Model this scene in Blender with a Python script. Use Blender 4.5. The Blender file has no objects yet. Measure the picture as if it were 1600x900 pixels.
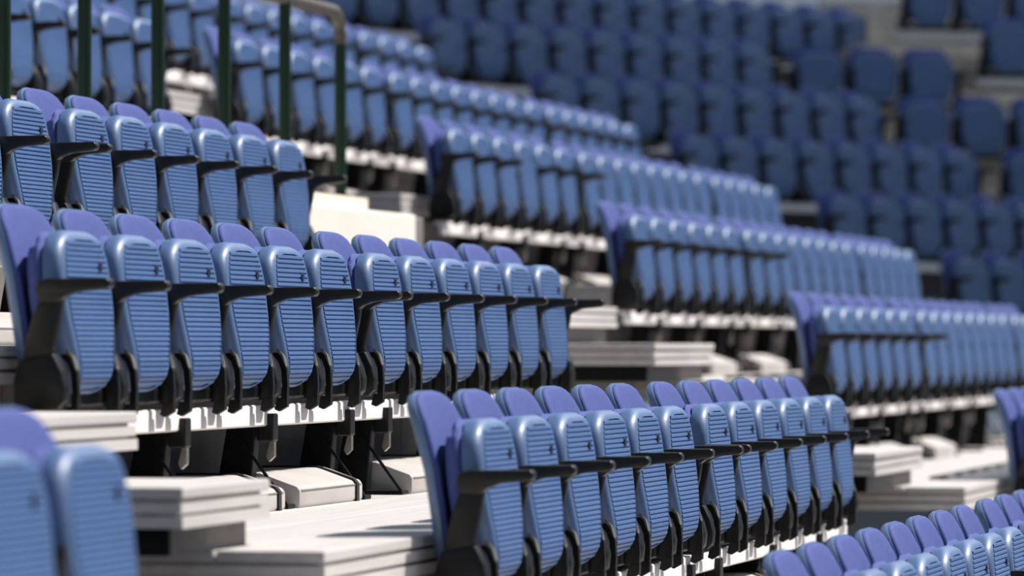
import bpy, math
from mathutils import Vector

# ------------------------------------------------------------------ camera, sky, sun, exposure
sc = bpy.context.scene
COL = sc.collection
HC = 2.15                       # camera height above the ground (m)
TH = 0.2242                     # heading of the rows of the main stand, from the viewing direction
cam_d = bpy.data.cameras.new('camera')
cam_d.sensor_width = 36.0
cam_d.lens = 7500 / 1600 * 36.0
cam_d.clip_end = 500
cam_d.dof.use_dof = True
cam_d.dof.focus_distance = 14.8
cam_d.dof.aperture_fstop = 2.8
cam = bpy.data.objects.new('camera', cam_d)
COL.objects.link(cam)
cam.location = (0, 0, HC)
cam.rotation_euler = (math.pi / 2 + 0.0116, 0, 0)
sc.camera = cam

world = bpy.data.worlds.new('world')
sc.world = world
world.use_nodes = True
bg = world.node_tree.nodes['Background']
bg.inputs[0].default_value = (0.66, 0.80, 1.0, 1)
bg.inputs[1].default_value = 0.30

sun_d = bpy.data.lights.new('sun', 'SUN')
sun_d.energy = 6.6
sun_d.angle = math.radians(0.6)
sun_d.color = (1.0, 0.95, 0.88)
sun = bpy.data.objects.new('sun', sun_d)
COL.objects.link(sun)
EL = math.radians(53)
uA = Vector((math.sin(TH), math.cos(TH), 0))
vA = Vector((math.cos(TH), -math.sin(TH), 0))
to_sun = ((vA * 0.75 + uA * 0.66).normalized() * math.cos(EL) + Vector((0, 0, math.sin(EL))))
sun.rotation_euler = to_sun.to_track_quat('Z', 'Y').to_euler()
sun.location = (0, 0, 30)

sc.view_settings.view_transform = 'Standard'
sc.view_settings.look = 'None'
sc.view_settings.gamma = 1.0
sc.view_settings.use_curve_mapping = False
sc.view_settings.exposure = 0.0

# ------------------------------------------------------------------ materials
def mat(name, col, rough=0.5, noise=0.0, scale=(8, 8, 8), metal=0.0, bump=0.0, coat=0.0, spec=0.5):
    m = bpy.data.materials.new(name)
    m.use_nodes = True
    nt = m.node_tree
    b = nt.nodes['Principled BSDF']
    b.inputs['Base Color'].default_value = (*col, 1)
    b.inputs['Roughness'].default_value = rough
    b.inputs['Metallic'].default_value = metal
    b.inputs['Coat Weight'].default_value = coat
    b.inputs['Coat Roughness'].default_value = 0.2
    b.inputs['Specular IOR Level'].default_value = spec
    if noise or bump:
        tc = nt.nodes.new('ShaderNodeTexCoord')
        mp = nt.nodes.new('ShaderNodeMapping')
        mp.inputs['Scale'].default_value = scale
        nz = nt.nodes.new('ShaderNodeTexNoise')
        nz.inputs['Detail'].default_value = 5
        nz.inputs['Scale'].default_value = 1.0
        nt.links.new(tc.outputs['Object'], mp.inputs['Vector'])
        nt.links.new(mp.outputs['Vector'], nz.inputs['Vector'])
        if noise:
            rp = nt.nodes.new('ShaderNodeValToRGB')
            rp.color_ramp.elements[0].position = 0.3
            rp.color_ramp.elements[1].position = 0.7
            rp.color_ramp.elements[0].color = (*[c * (1 - noise) for c in col], 1)
            rp.color_ramp.elements[1].color = (*[min(1, c * (1 + noise * 0.5)) for c in col], 1)
            nt.links.new(nz.outputs['Fac'], rp.inputs['Fac'])
            nt.links.new(rp.outputs['Color'], b.inputs['Base Color'])
        if bump:
            bp = nt.nodes.new('ShaderNodeBump')
            bp.inputs['Strength'].default_value = bump
            bp.inputs['Distance'].default_value = 0.002
            nt.links.new(nz.outputs['Fac'], bp.inputs['Height'])
            nt.links.new(bp.outputs['Normal'], b.inputs['Normal'])
    return m

M_PAN = mat('pan_blue_plastic', (0.074, 0.148, 0.325), 0.48, 0.10, (9, 9, 9), spec=0.85)
M_RIB = mat('rib_blue_plastic', (0.084, 0.163, 0.365), 0.46, 0.08, (9, 9, 9), spec=0.35)
M_SHELL = mat('back_shell_plastic', (0.095, 0.165, 0.32), 0.38, 0.08, (9, 9, 9), spec=0.9)
M_CUSH = mat('violet_blue_fabric', (0.070, 0.097, 0.305), 0.8, 0.12, (60, 60, 60), bump=0.3, spec=0.25)
M_NOTCH = mat('notch_dark_blue', (0.012, 0.02, 0.06), 0.5, 0.2, (80, 80, 80))
M_BLACK = mat('black_plastic', (0.0045, 0.0045, 0.0045), 0.42, 0.3, (20, 20, 20), spec=0.3)
M_ARM = mat('armrest_charcoal', (0.012, 0.0105, 0.0095), 0.36, 0.25, (30, 30, 30), spec=0.35)
M_STEEL = mat('black_painted_steel', (0.003, 0.003, 0.0035), 0.55, 0.3, (15, 15, 15), spec=0.2)
M_GLINT = mat('strap_glint_metal', (0.34, 0.31, 0.27), 0.32, 0.3, (40, 40, 40), metal=0.7)  # light tone puts glints on the strap tops; clamp hooks share it
M_DECK = mat('pale_deck_board', (0.56, 0.528, 0.52), 0.6, 0.12, (26, 1.2, 26))
M_EDGE = mat('pale_deck_edge', (0.62, 0.585, 0.57), 0.55, 0.12, (22, 2.0, 22))
M_FASCIA = mat('white_fascia_paint', (0.86, 0.815, 0.80), 0.5, 0.06, (3, 3, 3))
M_GREY = mat('grey_step_body', (0.20, 0.19, 0.185), 0.7, 0.15, (10, 10, 10))
M_RISER = mat('grey_riser_panel', (0.20, 0.19, 0.185), 0.75, 0.18, (7, 7, 7))
M_CREAM = mat('cream_wall_paint', (0.90, 0.87, 0.80), 0.65, 0.03, (3, 3, 3))
M_CONC = mat('beige_concrete', (0.86, 0.76, 0.64), 0.85, 0.22, (5, 5, 5), bump=0.4)
M_GROUND = mat('dark_asphalt', (0.035, 0.034, 0.035), 0.9, 0.3, (3, 3, 3))
M_GREEN = mat('green_rail_paint', (0.002, 0.022, 0.007), 0.35, 0.1, (10, 10, 10))
M_RAILTOP = mat('rail_sun_highlight', (0.11, 0.095, 0.08), 0.35, 0.25, (20, 20, 20))  # brown-grey puts the sun's highlight into the top rail colour
M_TOE = mat('pale_vinyl_cover', (0.50, 0.465, 0.45), 0.55, 0.12, (9, 4, 9))
M_SHADE_ROOF = mat('translucent_shade_roof', (0.10, 0.10, 0.11), 0.8, 0.1, (1, 1, 1))  # translucency added so the unseen roof sheds soft light on the shaded blocks
_nt = M_SHADE_ROOF.node_tree
_tr = _nt.nodes.new('ShaderNodeBsdfTranslucent')
_tr.inputs['Color'].default_value = (0.66, 0.78, 1.0, 1)
_mx = _nt.nodes.new('ShaderNodeMixShader')
_mx.inputs['Fac'].default_value = 0.65
_nt.links.new(_nt.nodes['Principled BSDF'].outputs[0], _mx.inputs[1])
_nt.links.new(_tr.outputs[0], _mx.inputs[2])
_nt.links.new(_mx.outputs[0], _nt.nodes['Material Output'].inputs['Surface'])

# ------------------------------------------------------------------ mesh helpers
class MB:
    def __init__(s):
        s.v, s.f, s.mi = [], [], []
    def box(s, x0, x1, y0, y1, z0, z1, mi=0):
        n = len(s.v)
        s.v += [(x, y, z) for z in (z0, z1) for x, y in ((x0, y0), (x1, y0), (x1, y1), (x0, y1))]
        s.f += [tuple(n + i for i in q) for q in
                ((3, 2, 1, 0), (4, 5, 6, 7), (0, 1, 5, 4), (1, 2, 6, 5), (2, 3, 7, 6), (3, 0, 4, 7))]
        s.mi += [mi] * 6
        return s
    def prism(s, poly, y0, y1, mi=0):            # polygon in x-z, extruded along y
        n, k = len(s.v), len(poly)
        a = sum(poly[i][0] * poly[(i + 1) % k][1] - poly[(i + 1) % k][0] * poly[i][1] for i in range(k))
        if a < 0:
            poly = poly[::-1]
        s.v += [(x, y0, z) for x, z in poly] + [(x, y1, z) for x, z in poly]
        s.f.append(tuple(n + i for i in range(k)))
        s.f.append(tuple(n + k + i for i in reversed(range(k))))
        for i in range(k):
            j = (i + 1) % k
            s.f.append((n + j, n + i, n + k + i, n + k + j))
        s.mi += [mi] * (k + 2)
        return s
    def tube(s, path, r, sides=12, mi=0, cap=True):
        pts = [Vector(p) for p in path]
        n0 = len(s.v)
        for i, p in enumerate(pts):
            d = (pts[min(i + 1, len(pts) - 1)] - pts[max(i - 1, 0)]).normalized()
            up = Vector((0, 0, 1)) if abs(d.z) < 0.9 else Vector((1, 0, 0))
            a = d.cross(up).normalized()
            b = d.cross(a)
            for k in range(sides):
                t = 2 * math.pi * k / sides
                s.v.append(tuple(p + (a * math.cos(t) + b * math.sin(t)) * r))
        for i in range(len(pts) - 1):
            for k in range(sides):
                k2 = (k + 1) % sides
                s.f.append((n0 + i * sides + k, n0 + i * sides + k2, n0 + (i + 1) * sides + k2, n0 + (i + 1) * sides + k))
                s.mi.append(mi)
        if cap:
            s.f.append(tuple(n0 + k for k in reversed(range(sides))))
            s.f.append(tuple(n0 + (len(pts) - 1) * sides + k for k in range(sides)))
            s.mi += [mi, mi]
        return s
    def mesh(s, name, mats, smooth=None, bevel=0.0):
        me = bpy.data.meshes.new(name)
        me.from_pydata(s.v, [], s.f)
        for m in (mats if isinstance(mats, (list, tuple)) else [mats]):
            me.materials.append(m)
        me.polygons.foreach_set('material_index', s.mi)
        if bevel:
            import bmesh
            bm = bmesh.new()
            bm.from_mesh(me)
            bmesh.ops.bevel(bm, geom=bm.edges[:], offset=bevel, segments=2, affect='EDGES', profile=0.5, clamp_overlap=True)
            bmesh.ops.recalc_face_normals(bm, faces=bm.faces[:])
            bm.to_mesh(me)
            bm.free()
        else:
            import bmesh
            bm = bmesh.new()
            bm.from_mesh(me)
            bmesh.ops.recalc_face_normals(bm, faces=bm.faces[:])
            bm.to_mesh(me)
            bm.free()
        if smooth is not None:
            me.polygons.foreach_set('use_smooth', [True] * len(me.polygons))
            me.set_sharp_from_angle(angle=math.radians(smooth))
        me.update()
        return me

def put(name, me, parent=None, loc=None, rotz=None):
    o = bpy.data.objects.new(name, me)
    COL.objects.link(o)
    if parent:
        o.parent = parent
    if loc is not None:
        o.location = loc
    if rotz is not None:
        o.rotation_euler = (0, 0, rotz)
    return o

def tag(o, label=None, cat=None, group=None, kind=None):
    if label: o['label'] = label
    if cat: o['category'] = cat
    if group: o['group'] = group
    if kind: o['kind'] = kind
    return o

class Frame:
    """arm-tip line of one row: o = first arm tip (x, y, z relative to the camera), th = heading of the row.
    local axes: x = forward of the seats (v), y = along the row (u), z = up"""
    def __init__(s, o, th):
        s.o, s.th = Vector(o), th
    def w(s, u, v, z):
        su, cu = math.sin(s.th), math.cos(s.th)
        return Vector((s.o.x + u * su + v * cu, s.o.y + u * cu - v * su, HC + s.o.z + z))
    def moved(s, u=0, v=0, z=0):
        p = s.w(u, v, z)
        return Frame((p.x, p.y, p.z - HC), s.th)

# ------------------------------------------------------------------ the seat: shared part meshes
BX, BZ = 0.17, 0.36            # seat origin (its base on the beam) relative to the arm tip

def interp(tab, s):
    for (a, va), (b, vb) in zip(tab, tab[1:]):
        if s <= b:
            t = max(0.0, (s - a) / (b - a))
            return va + (vb - va) * t
    return tab[-1][1]

def loft(wtab, ptab, layers, ss, s_mid, s_half):
    """closed cushion or shell: wtab s->half width, ptab s->(v, z) of the front surface, layers (inset, depth)"""
    mb = MB()
    vt = [(s, p[0]) for s, p in ptab]
    zt = [(s, p[1]) for s, p in ptab]
    rings = []
    n = len(ss)
    for inset, depth in layers:
        ring = []
        rows = []
        for s in ss:
            s2 = s_mid + (s - s_mid) * (1 - inset / s_half)
            w = max(0.004, interp(wtab, s) - inset)
            e = 0.01
            dv = interp(vt, s2 + e) - interp(vt, s2 - e)
            dz = interp(zt, s2 + e) - interp(zt, s2 - e)
            L = math.hypot(dv, dz) or 1
            nv, nz = -dz / L, dv / L               # forward normal (s runs downwards)
            v = interp(vt, s2) + nv * depth
            z = interp(zt, s2) + nz * depth
            rows.append((v + BX, z + BZ, w))
        base = len(mb.v)
        for v, z, w in rows:
            mb.v.append((v, w, z))
        for v, z, w in reversed(rows):
            mb.v.append((v, -w, z))
        rings.append(base)
    k = 2 * n
    for a, b in zip(rings, rings[1:]):
        for i in range(k):
            j = (i + 1) % k
            mb.f.append((a + i, a + j, b + j, b + i))
            mb.mi.append(0)
    for base in (rings[0], rings[-1]):
        for i in range(n - 1):
            mb.f.append((base + i, base + i + 1, base + k - 2 - i, base + k - 1 - i))
            mb.mi.append(0)
    return mb

PAN_W = [(0, .085), (.004, .115), (.012, .143), (.025, .166), (.045, .186), (.07, .200), (.10, .209), (.14, .213), (.19, .212),
         (.24, .206), (.29, .194), (.34, .178), (.38, .163), (.41, .148), (.435, .130), (.455, .106), (.465, .08)]
PAN_P = [(-.05, (-.172, .185)), (0, (-.168, .135)), (.03, (-.155, .106)), (.10, (-.147, .036)), (.20, (-.136, -.064)), (.29, (-.123, -.153)),
         (.35, (-.117, -.212)), (.39, (-.121, -.252)), (.42, (-.134, -.279)), (.445, (-.154, -.296)), (.465, (-.173, -.304)), (.54, (-.24, -.33))]
SS = [a for a, _ in PAN_W]
me_pan = loft(PAN_W, PAN_P, [(.032, -.005), (.031, 0.0), (.022, .000), (.012, -.0035), (.004, -.012), (0, -.024), (0, -.050), (.006, -.056)],
              SS, .23, .23).mesh('seat_pan', M_PAN, 42)
me_padcush = loft(PAN_W, PAN_P, [(.010, -.054), (.000, -.060), (-.004, -.070), (.000, -.084), (.014, -.098), (.05, -.106)],
                  SS, .23, .23).mesh('seat_cushion', M_CUSH, 50)
me_pan_far = loft(PAN_W, PAN_P, [(.012, -.002), (.004, -.012), (0, -.024), (0, -.052)], SS[::2] + [SS[-1]], .23, .23).mesh('seat_pan_plain', M_PAN, 42)
me_pad_far = loft(PAN_W, PAN_P, [(0, -.056), (-.004, -.068), (.014, -.098)], SS[::2] + [SS[-1]], .23, .23).mesh('seat_cushion_plain', M_CUSH, 50)

def rib_mesh():
    mb = MB()
    vt = [(s, p[0]) for s, p in PAN_P]
    zt = [(s, p[1]) for s, p in PAN_P]
    s = .036
    rows = []
    while s < .415:
        for ds, dep in ((0, -.0018), (.0014, .0022), (.0086, .0022), (.0100, -.0018)):
            rows.append((s + ds, dep))
        s += .0138
    for s_, dep in rows:
        w = interp(PAN_W, s_) - .036
        v, z = interp(vt, s_) + dep + BX, interp(zt, s_) + BZ
        mb.v += [(v, -w, z), (v, w, z)]
    for i in range(len(rows) - 1):
        a = 2 * i
        mb.f.append((a, a + 1, a + 3, a + 2))
        mb.mi.append(0)
    return mb
me_ribs = rib_mesh().mesh('rib_panel', M_RIB)
nb = MB()
zc, vc = .135 - .100 + BZ, -.147 + BX
nb.tube([(vc - .004, .105, zc), (vc + .0065, .105, zc)], .0125, 12)
me_notch = nb.mesh('finger_notch', M_NOTCH, 40)

BACK_W = [(0, .085), (.004, .116), (.012, .147), (.026, .174), (.05, .195), (.09, .209), (.14, .217), (.22, .218), (.32, .212), (.40, .20), (.45, .18), (.47, .15)]
BACK_P = [(-.05, (-.372, .248)), (0, (-.341, .206)), (.04, (-.319, .172)), (.10, (-.293, .117)), (.20, (-.264, .020)), (.30, (-.249, -.078)),
          (.40, (-.240, -.178)), (.47, (-.236, -.248)), (.55, (-.235, -.328))]
SB = [a for a, _ in BACK_W]
me_backcush = loft(BACK_W, BACK_P, [(.045, -.004), (.022, .003), (.012, .001), (.008, -.006), (.009, -.013)], SB, .235, .235).mesh('back_cushion', M_CUSH, 50)
me_backshell = loft(BACK_W, BACK_P, [(.007, -.010), (.002, -.009), (0, -.013), (0, -.026), (.008, -.036), (.03, -.041)], SB, .235, .235).mesh('back_shell', M_SHELL, 42)
SBf = SB[::2] + [SB[-1]]
me_bc_far = loft(BACK_W, BACK_P, [(.022, .003), (.008, -.006), (.009, -.013)], SBf, .235, .235).mesh('back_cushion_plain', M_CUSH, 50)
me_bs_far = loft(BACK_W, BACK_P, [(.002, -.009), (0, -.022), (.02, -.040)], SBf, .235, .235).mesh('back_shell_plain', M_SHELL, 42)

def sh(poly):
    return [(x + BX, z + BZ) for x, z in poly]
ARM = sh([(0.0, -.004), (.002, -.012), (-.002, -.022), (-.008, -.026), (-.085, -.033), (-.118, -.045), (-.135, -.060), (-.185, -.060), (-.198, -.03), (-.190, -.006), (-.165, .001), (-.006, .002)])
STAN = sh([(-.128, -.050), (-.136, -.10), (-.152, -.172), (-.147, -.195), (-.170, -.215), (-.232, -.215), (-.222, -.155), (-.205, -.09), (-.188, -.056)])
FOOT = sh([(-.147, -.190), (-.126, -.235), (-.116, -.275), (-.120, -.315), (-.135, -.331), (-.250, -.331), (-.252, -.26), (-.236, -.205)])
def side_mesh(name, poly, y0, y1, m, bev):
    return MB().prism(poly, y0, y1).mesh(name, m, 40, bevel=bev)
ARMW = .023
def arm_meshes(yc, tagname):
    return (side_mesh('armrest' + tagname, ARM, yc - ARMW, yc + ARMW, M_ARM, .005),
            side_mesh('stanchion' + tagname, STAN, yc - .019, yc + .019, M_ARM, .005),
            side_mesh('stanchion_foot' + tagname, FOOT, yc - .030, yc + .030, M_BLACK, .005))
AR_N = arm_meshes(-.25, '_a')
AR_F = arm_meshes(.25, '_b')

def strap_mesh(yc):
    path = [(-.228, -.222), (-.205, -.200), (-.178, -.190), (-.152, -.193), (-.133, -.210), (-.122, -.240), (-.119, -.290), (-.121, -.325), (-.126, -.345)]
    mb = MB()
    t, hw = .0085, .0105
    P = sh(path)
    n = len(P)
    outer, inner = [], []
    for i, (x, z) in enumerate(P):
        a, b = P[max(0, i - 1)], P[min(n - 1, i + 1)]
        L = math.hypot(b[0] - a[0], b[1] - a[1])
        nx, nz = -(b[1] - a[1]) / L, (b[0] - a[0]) / L
        outer.append((x + nx * t, z + nz * t))
        inner.append((x - nx * t, z - nz * t))
    for i in range(n - 1):
        mb.prism([outer[i], outer[i + 1], inner[i + 1], inner[i]], yc - hw, yc + hw)
    mb.prism(sh([(-.111, -.325), (-.112, -.352), (-.136, -.366), (-.150, -.360), (-.142, -.325)]), yc - hw - .003, yc + hw + .003)
    return mb.mesh('hinge_strap', M_BLACK, 50)
me_strap_a = strap_mesh(-.172)
me_strap_b = strap_mesh(.172)
GLP = sh([(-.190, -.187), (-.172, -.179), (-.150, -.181), (-.131, -.199), (-.120, -.225), (-.1155, -.232), (-.124, -.197), (-.146, -.174), (-.172, -.171), (-.194, -.179)])  # sliver along each strap top, coloured as a metallic glint
me_glint_a = MB().prism(GLP, -.185, -.158).mesh('strap_glint', M_GLINT, 60)
me_glint_b = MB().prism(GLP, .158, .185).mesh('strap_glint', M_GLINT, 60)
me_axle = MB().box(BX - .245, BX - .165, -.215, .215, BZ - .33, BZ - .285).mesh('hinge_axle', M_BLACK, bevel=.008)

ORD = ['first', 'second', 'third', 'fourth', 'fifth', 'sixth', 'seventh', 'eighth', 'ninth', 'tenth', 'eleventh', 'twelfth', 'thirteenth',
       'fourteenth', 'fifteenth', 'sixteenth', 'seventeenth', 'eighteenth', 'nineteenth', 'twentieth', 'twenty-first', 'twenty-second']

def proto(parts):
    r = bpy.data.objects.new('folding_seat', None)
    r.empty_display_size = 0.1
    COL.objects.link(r)
    for nm, me, sub in parts:
        o = put(nm, me, r)
        for nm2, me2 in sub:
            put(nm2, me2, o)
    return r

FULL = [('seat_pan', me_pan, [('rib_panel', me_ribs), ('finger_notch', me_notch)]), ('seat_cushion', me_padcush, []),
        ('back_shell', me_backshell, []), ('back_cushion', me_backcush, []),
        ('hinge_strap', me_strap_a, [('strap_glint', me_glint_a)]), ('hinge_strap', me_strap_b, [('strap_glint', me_glint_b)]), ('hinge_axle', me_axle, [])]
FAR = [('seat_pan', me_pan_far, []), ('seat_cushion', me_pad_far, []), ('back_shell', me_bs_far, []), ('back_cushion', me_bc_far, []),
       ('hinge_axle', me_axle, [])]
def armset(A, arm=True):
    a, s, f = A
    return ([('armrest', a, [])] if arm else []) + [('stanchion', s, []), ('stanchion_foot', f, [])]

KINDS = {}
def make_seat(far, arm, end_arm):
    parts = list(FAR if far else FULL) + armset(AR_N, arm) + (armset(AR_F) if end_arm else [])
    return proto(parts)

def copy_tree(o, parent=None):
    c = o.copy()
    COL.objects.link(c)
    if parent:
        c.parent = parent
    for ch in list(o.children):
        copy_tree(ch, c)
    return c

def seat(frame, uc, label, group, far=False, arm=True, end_arm=False):
    key = (far, arm, end_arm)
    if key in KINDS:
        s = copy_tree(KINDS[key])
    else:
        s = KINDS[key] = make_seat(*key)
    s.location = frame.w(uc, -BX, -BZ)
    s.rotation_euler = (0, 0, -frame.th)
    tag(s, label, 'seat', group)
    return s

def row(frame, modules, rowname, end='open-backrest', gap=.144, far=False, no_arm=(), skip=(), group='folded blue seats', u0=0.0, fmt=None, pitch=.5):
    """modules: list of seat counts; first arm tip at u0"""
    i = 0
    u = u0
    total = sum(modules)
    for m in modules:
        for k in range(m):
            if i not in skip:
                lab = (fmt or 'blue folded seat, {o} from the {e} end, {r}').format(o=ORD[i], e=end, r=rowname)
                seat(frame, u + pitch / 2, lab, group, far, i not in no_arm, (k == m - 1) and (i not in no_arm))
            u += pitch
            i += 1
        u += gap
    return u - gap - u0

# ------------------------------------------------------------------ tiers: floors, risers, beams, frames, steps
def slab(frame, name, u0, u1, v0, v1, zt, label, cat='floor', nplank=5, mat_top=M_DECK, mat_edge=M_EDGE, thick=.10):
    loc = frame.w(0, 0, zt)
    mb = MB()
    mb.box(v0 + .02, v1 - .022, u0 + .022, u1 - .022, -thick, -.026)
    mb.box(v0, v1 - .003, u0 + .003, u1 - .003, -.062, -.036)
    mb.box(v0, v1, u0, u1, -thick, -.071)
    o = put(name, mb.mesh(name, mat_edge), None, loc, -frame.th)
    tag(o, label, cat, kind='structure')
    w = (v1 - v0) / nplank
    pm = MB().box(.003, w - .003, u0, u1, -.028, 0).mesh('plank', mat_top, bevel=.004)
    for i in range(nplank):
        put('plank', pm, o, (v0 + i * w, 0, 0))
    return o

def riser(frame, u0, u1, v, z0, z1, label, pw=.95, m=M_RISER):
    o = put('wall_riser', MB().box(v - .05, v - .012, u0, u1, z0, z1).mesh('wall_riser', M_STEEL), None, frame.w(0, 0, 0), -frame.th)
    tag(o, label, 'riser', kind='structure')
    n = max(1, round((u1 - u0) / pw))
    w = (u1 - u0) / n
    zm = z0 + (z1 - z0) * .52
    pa = MB().box(v - .02, v, .004, w - .004, z0, zm - .003).mesh('panel', m, bevel=.003)
    pb = MB().box(v - .02, v, .004, w - .004, zm + .003, z1).mesh('panel', m, bevel=.003)
    for i in range(n):
        put('panel', pa, o, (0, u0 + i * w, 0))
        put('panel', pb, o, (0, u0 + i * w, 0))
    return o

def rail_beam(frame, u0, u1, label, group='white seat beams'):
    mb = MB()
    mb.prism([(-.215, -.346), (-.172, -.346), (-.168, -.351), (-.168, -.405), (-.175, -.410), (-.19, -.410), (-.19, -.359), (-.215, -.359)], u0, u1)
    o = put('seat_beam', mb.mesh('seat_beam', M_FASCIA, 40), None, frame.w(0, 0, 0), -frame.th)
    return tag(o, label, 'beam', group)

def frame_leg_meshes(zf):
    post = MB().prism([(-.285, -.36), (-.215, -.36), (-.205, -.42), (-.225, zf), (-.335, zf)], -.028, .028).mesh('post', M_STEEL, bevel=.004)
    clamp = MB().box(-.200, -.150, -.03, .03, -.455, -.372).mesh('clamp', M_BLACK, bevel=.005)
    hook = MB().prism([(-.165, -.455), (-.152, -.455), (-.152, -.50), (-.168, -.515), (-.176, -.50)], -.012, .012).mesh('clamp_hook', M_GLINT)
    brace = MB().prism([(-.29, -.40), (-.28, -.40), (-.10, zf + .012), (-.112, zf + .012)], -.035, -.028).mesh('brace', M_STEEL)
    foot = MB().box(-.45, -.10, -.04, .04, zf, zf + .014).mesh('foot', M_STEEL, bevel=.003)
    return [('post', post), ('clamp', clamp), ('clamp_hook', hook), ('brace', brace), ('foot', foot)]
LEGS = {}
def support(frame, u, label, zf=-.655, group='black support frames'):
    z = round(zf, 3)
    if z in LEGS:
        o = copy_tree(LEGS[z])
    else:
        o = bpy.data.objects.new('support_frame', None)
        COL.objects.link(o)
        for nm, me in frame_leg_meshes(z):
            put(nm, me, o)
        LEGS[z] = o
    o.location = frame.w(u, 0, 0)
    o.rotation_euler = (0, 0, -frame.th)
    return tag(o, label, 'support', group)

TOE = {}
def toe_box(frame, u0, L, zf, label, group='pale floor boxes under the seats'):
    k = round(L, 2)
    if k not in TOE:
        poly = [(-.40, 0), (-.10, 0), (-.095, .008), (-.095, .052), (-.104, .064), (-.20, .098), (-.22, .104), (-.39, .104), (-.40, .094)]
        TOE[k] = (MB().prism(poly, 0, k).mesh('cover', M_TOE, 40, bevel=.012),
                  MB().prism([(-.402, .0), (-.089, .0), (-.089, .056), (-.100, .069), (-.219, .109), (-.402, .109)], k - .09, k - .06).mesh('strap', M_BLACK),
                  MB().box(-.0965, -.093, .02, k - .02, .050, .0535).mesh('seam', M_GREY))
    o = bpy.data.objects.new('floor_box', None)
    COL.objects.link(o)
    o.location = frame.w(u0, 0, zf)
    o.rotation_euler = (0, 0, -frame.th)
    for nm, me in zip(('cover', 'strap', 'seam'), TOE[k]):
        put(nm, me, o)
    return tag(o, label, 'box', group)

def step_box(frame, u0, u1, v0, v1, zt, zf, label, group):
    """layered pale tread on a recessed grey body standing on the tier floor"""
    o = bpy.data.objects.new('step_box', None)
    COL.objects.link(o)
    o.location = frame.w(0, 0, zf)
    o.rotation_euler = (0, 0, -frame.th)
    h = zt - zf
    mb = MB()
    mb.box(v0 + .02, v1 - .02, u0 + .02, u1 - .02, h - .095, h - .02)
    mb.box(v0 + .004, v1 - .004, u0 + .004, u1 - .004, h - .060, h - .036)
    mb.box(v0, v1, u0, u1, h - .095, h - .068)
    put('layered_edge', mb.mesh('layered_edge', M_EDGE), o)
    put('tread', MB().box(v0, v1, u0, u1, h - .028, h).mesh('tread', M_DECK, bevel=.005), o)
    put('body', MB().box(v0 + .03, v1 - .045, u0 + .06, u1 - .06, 0, h - .092).mesh('body', M_GREY), o)
    put('recess_shade', MB().box(v0 + .025, v1 - .05, u0 + .05, u0 + .062, 0, h - .092).mesh('recess_shade', M_STEEL), o)['label'] = 'dark recess under the tread, painted as a black sheet'  # black sheet stands in for the shade of the open recess
    return tag(o, label, 'step', group)

def tier(frame, L, near, far_, rowname, blockname, supports=(), zf=-.655, aisle=None, far_aisle=None, vf=.76, toe=True, vback=-.60):
    slab(frame, 'floor', -near, L + far_, vback, vf, zf, 'pale plank tier floor at the foot of the %s' % rowname)
    if vback < -.5:
        riser(frame, -.05, L + .05, vback + .02, zf + .002, -.20, 'grey panelled riser below the %s' % rowname)
    rail_beam(frame, -.06, L + .06, 'white beam carrying the %s' % rowname)
    for i, u in enumerate(supports):
        support(frame, u, '%s black support frame from the open-backrest end, under the %s' % (ORD[i], rowname), zf)
    if toe:
        us = sorted(supports)
        n = 0
        for a, b in zip(us, us[1:]):
            if b - a > .5 and (toe is True or round(a, 2) in toe):
                toe_box(frame, a + .07, b - a - .16, zf, '%s strapped pale box from the open-backrest end, under the %s' % (ORD[n], rowname))
                n += 1
    if aisle:
        a0, a1 = aisle
        step_box(frame, a0, a1[0], -.30, a1[1], -.335, zf, 'upper pale aisle step beside the %s' % rowname, 'aisle steps')
        step_box(frame, a0 + a1[4], a1[2], a1[1] + .004, a1[3], -.495 + (zf + .655) * .7, zf, 'lower pale aisle step beside the %s' % rowname, 'aisle steps')

# --- ground
gm = MB().box(-60, 80, -20, 120, -.2, 0).mesh('floor', M_GROUND)
tag(put('floor', gm), 'dark asphalt ground beneath the stands', 'ground', kind='structure')

# --- unseen roof sheet, added and placed toward the sun to shade the turned blocks
SH0, SHD = Vector((1.0, 34.0, 2.0)), Vector((.86, -.505, 0)).normalized()
rise = 17.0 / to_sun.z
e0 = SH0 + to_sun * rise
nrm = Vector((-SHD.y, SHD.x, 0))
rm = MB()
P4 = [e0 - SHD * 22, e0 + SHD * 22, e0 + SHD * 22 + nrm * 30, e0 - SHD * 22 + nrm * 30]
rm.v = [tuple(p) for p in P4]
rm.f = [(0, 1, 2, 3)]
rm.mi = [0]
tag(put('shade_roof', rm.mesh('shade_roof', M_SHADE_ROOF)), 'unseen translucent roof sheet added to shade the far corner of the bowl', 'roof', kind='structure')

# ------------------------------------------------------------------ lower block (rows below the green railing)
O2 = Frame((-1.0179, 12.1981, .165), TH)
LA = 6 + 6 + .0
R = {1: O2.moved(.187, -1.06, .4863), 2: O2, 3: O2.moved(.182, 1.06, -.4863), 4: O2.moved(.10, 2.0, -.888)}
LEN = 12 * .5 + .144
SUP = (.18, 1.18, 2.08, 2.98, 3.46, 4.5, 5.5)
row(R[1], [6, 6], 'first row below the green railing', skip=range(0, 3), group='seats of the lower block')
row(R[2], [6, 6], 'second row below the green railing', group='seats of the lower block')
row(R[3], [6, 6], 'third row below the green railing', group='seats of the lower block')
row(R[4], [8, 8], 'fourth row below the green railing', group='seats of the lower block')
tier(R[1], LEN, .9, .15, 'first row below the green railing', 'lower', SUP, vback=-.30)
tier(R[2], LEN, .73, .15, 'second row below the green railing', 'lower', SUP, aisle=(-1.35, (-.16, .12, -.36, .52, .25)))
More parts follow.
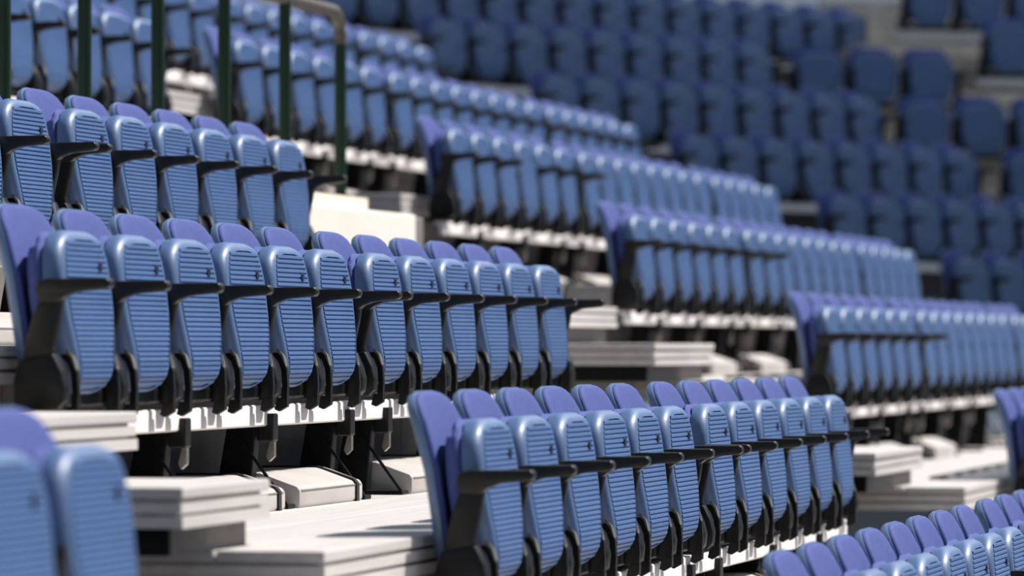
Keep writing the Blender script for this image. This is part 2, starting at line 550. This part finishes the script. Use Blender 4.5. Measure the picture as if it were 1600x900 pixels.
tier(R[3], LEN, .73, .15, 'third row below the green railing', 'lower', SUP, zf=-.565, vf=.62, aisle=(-1.35, (-.16, .12, -.36, .52, .25)))
tier(R[4], 8.2, .3, .2, 'fourth row below the green railing', 'lower', (.72, 1.75, 2.72, 3.9, 4.4, 5.5), zf=-.60)

# end of the neighbouring row across the near gap
Z3 = O2.moved(0, 1.06, -.4863)
for i, uc in enumerate((-2.95, -3.45, -3.95)):
    seat(Z3, uc, 'blue folded seat, %s from the end facing the layered aisle steps across the gap' % ORD[i], 'seats of the block before the aisle',
         arm=False)
rail_beam(Z3, -4.3, -2.64, 'white beam under the short row before the layered aisle steps')
slab(Z3, 'floor', -4.4, -2.6, -.35, .7, -.655, 'pale plank floor at the foot of the short row before the aisle')

# ------------------------------------------------------------------ walkway wall and green railing
WV = -1.44
wl = MB().box(WV - .22, WV, -2.0, 8.98, -HC - .165 + .0, .405)
w_o = put('wall_walkway', wl.mesh('wall_walkway', M_CREAM, bevel=.01), None, O2.w(0, 0, 0), -TH)
tag(w_o, 'bright cream wall at the end of the row under the railing', 'wall', kind='structure')
wf = MB().box(-2.55, WV - .221, -2.0, 8.98, .30, .48)
tag(put('floor', wf.mesh('floor', M_CONC), None, O2.w(0, 0, 0), -TH), 'concrete walkway behind the green railing', 'walkway', kind='structure')
pier = MB().box(WV - .24, WV - .02, 8.985, 9.2, -HC - .165, .40).mesh('wall_pier', M_GREY, bevel=.01)
tag(put('wall_pier', pier, None, O2.w(0, 0, 0), -TH), 'grey end pier of the cream walkway wall', 'pier', kind='structure')

rl = bpy.data.objects.new('railing', None)
COL.objects.link(rl)
rl.location = O2.w(0, 0, .48)
rl.rotation_euler = (0, 0, -TH)
tag(rl, 'dark green tube railing with sun highlight coloured into the top rail on the cream wall', 'railing')
RV, RH = WV - .28, .80
pm = MB().tube([(RV, 0, 0), (RV, 0, RH)], .026, 14).mesh('post', M_GREEN, 40)
fm = MB().tube([(RV, 0, 0), (RV, 0, .012)], .055, 14).mesh('base_plate', M_GREEN, 40)
for k in range(7):
    uu = 8.73 - .91 * k
    if k:
        p = put('post', pm, rl, (0, uu, 0))
    else:
        p = put('post', MB().tube([(RV, 0, 0), (RV, 0, RH - .12)], .026, 14).mesh('post', M_GREEN, 40), rl, (0, uu, 0))
    put('base_plate', fm, p)
bend = [(RV, 8.73, RH - .13)] + [(RV, 8.73 - .13 + .13 * math.cos(t), RH - .12 + .13 * math.sin(t)) for t in [i * math.pi / 2 / 8 for i in range(9)]] + [(RV, 1.5, RH + .01)]
put('top_rail', MB().tube(bend, .028, 14).mesh('top_rail', M_RAILTOP, 40), rl)['label'] = 'top rail with sun highlight in its brown-grey colour, bending into the end post'

# ------------------------------------------------------------------ row behind the railing
U0 = O2.moved(10.80 - 3.5, -3.01, 1.44 - .165)
row(U0, [7], 'row behind the green railing posts', end='far-left', group='seats behind the railing',
    fmt='blue folded seat, {o} along the {r}')
slab(U0, 'floor', -.3, 3.7, -.6, .42, -.655, 'pale plank floor of the row behind the green railing')
rail_beam(U0, -.06, 3.56, 'white beam carrying the row behind the green railing')
riser(U0, -.3, 3.7, -.58, -.653, -.20, 'grey panelled riser below the row behind the green railing')

# ------------------------------------------------------------------ middle block beyond the gap
THB = .2268
OB = Frame((-.2645, 24.4065, 1.0817), THB).moved(-.22, .15, -.12)      # first arm tip of its third row
DB, HB = 1.0507, .4564
offB = {0: -.55, 1: -.247, 2: 0.0, 3: -.535, 4: -1.112, 5: -1.66}
NB = {1: ('second', [6, 8, 6]), 2: ('third', [6, 8, 5]), 3: ('fourth', [6, 8, 5]), 4: ('fifth', [6, 8, 3]), 5: ('sixth', [6])}
NOARM = {1: (), 2: tuple([3] + list(range(7, 19))), 3: tuple(range(8, 19)), 4: tuple(range(7, 17)), 5: ()}
def FB(r):
    return OB.moved(offB[r], (r - 2) * DB, -(r - 2) * HB)
for r, (nm, mods) in NB.items():
    rn = '%s row of the middle block' % nm
    f = FB(r)
    row(f, mods, rn, gap=.13, no_arm=NOARM[r], group='seats of the middle block')
    L = sum(mods) * .5 + .13 * (len(mods) - 1)
    tier(f, L, 1.75 if r > 2 else .1, 1.0, rn, 'middle', (.72, 1.75, 2.72, 3.25, 4.3, 5.3, 6.4), zf=-.67, aisle=((-2.6, (-.85, -.05, -1.15, .47, .05)) if r in (3, 4) else None), vf=.74, toe=(1.75, 3.25))
    if r in (1, 2, 3):
        step_box(f, L + .30, L + 1.0, .05, .55, -.46, -.67, 'pale step at the far end of the %s' % rn, 'aisle steps')
# its top row runs on past the aisle
f0 = FB(0).moved(-2.65)
row(f0, [6, 6, 6, 4], 'top row of the middle block', gap=.13, group='seats of the middle block')
slab(f0, 'floor', -.3, 12.5, -.6, .74, -.626, 'pale plank floor of the top row of the middle block')
rail_beam(f0, -.06, 11.5, 'white beam carrying the top row of the middle block')
riser(f0, -.1, 12.5, -.58, -.62, -.2, 'grey panelled riser below the top row of the middle block')

# ------------------------------------------------------------------ turned corner block
THC = .689
OC = Frame((1.117, 35.878, 1.552), THC).moved(-.22, .15, -.12)
DC, HCc = 1.05, .47
offC = {-1: -.10, 0: 0.0, 1: .098, 2: .475, 3: .924, 4: 1.027}
NC = {-1: ('top', [15]), 0: ('second', [9]), 1: ('third', [9]), 2: ('fourth', [8]), 3: ('fifth', [6]), 4: ('sixth', [3])}
for r, (nm, mods) in NC.items():
    f = OC.moved(offC[r], (r - 2) * DC, -(r - 2) * HCc)
    rn = '%s row of the shaded corner block' % nm
    row(f, mods, rn, far=True, group='seats of the shaded corner block')
    L = mods[0] * .5
    slab(f, 'floor', -1.3, L + .5, -.60, .74, -.64, 'pale plank floor of the %s' % rn, nplank=3)
    riser(f, -.05, L + .3, -.58, -.64, -.2, 'grey riser below the %s' % rn)
    rail_beam(f, -.06, L + .06, 'white beam carrying the %s' % rn)

# ------------------------------------------------------------------ next block round the corner, stairs, last block
THD = 1.309
OD = Frame((3.035, 40.943, 2.46), THD).moved(-.22, .15, -.12)
offD = {0: -.45, 1: .13, 2: .66}
ND = {0: ('top', [3]), 1: ('middle', [4]), 2: ('lowest', [3])}
for r, (nm, mods) in ND.items():
    f = OD.moved(offD[r], r * 1.05, -r * .47)
    rn = '%s row beside the beige stairs' % nm
    row(f, mods, rn, far=True, group='seats beside the beige stairs')
    L = mods[0] * .5
    slab(f, 'floor', -.4, L + 1.9, -.60, .62, -.64, 'beige concrete tier and stair landing of the %s' % rn, nplank=2, mat_top=M_CONC, mat_edge=M_CONC)
    riser(f, -.4, L + 1.9, -.56, -.64, -.16, 'beige concrete riser behind the %s' % rn, m=M_CONC)
for r in (-2, -1):
    f = OD.moved(-.6, r * 1.05, -r * .47)
    slab(f, 'floor', 1.25, 5.0, -.60, .62, -.64, 'beige concrete landing, %s above the stair rows' % ('first' if r == -1 else 'second'), nplank=2, mat_top=M_CONC, mat_edge=M_CONC)
    riser(f, 1.25, 5.0, -.56, -.64, -.16, 'beige concrete riser, %s above the stair rows' % ('first' if r == -1 else 'second'), m=M_CONC)
for r in (0,):
    f = OD.moved(1.55 + .35 * r, r * 1.05, -r * .47)
    step_box(f, .1, 1.1, -.45, .1, -.40, -.64, 'half-height tread on the beige stairs beside the shaded seats', 'beige stair half-steps')

THE_ = 1.3
OE = Frame((3.53, 42.5, 3.12), THE_)
for r, (nm, n) in {0: ('upper', 3), 1: ('lower', 2)}.items():
    f = OE.moved(.35 * r, r * 1.05, -r * .47)
    rn = '%s row beyond the beige stairs' % nm
    row(f, [n], rn, far=True, group='seats beyond the beige stairs')
    slab(f, 'floor', -.1, n * .5 + 1.0, -.60, .62, -.64, 'beige concrete tier of the %s' % rn, nplank=2, mat_top=M_CONC, mat_edge=M_CONC)
    rail_beam(f, -.06, n * .5 + .06, 'white beam carrying the %s' % rn)
    riser(f, -.2, n * .5 + 1.0, -.58, -.64, -.2, 'beige riser below the %s' % rn, m=M_CONC)
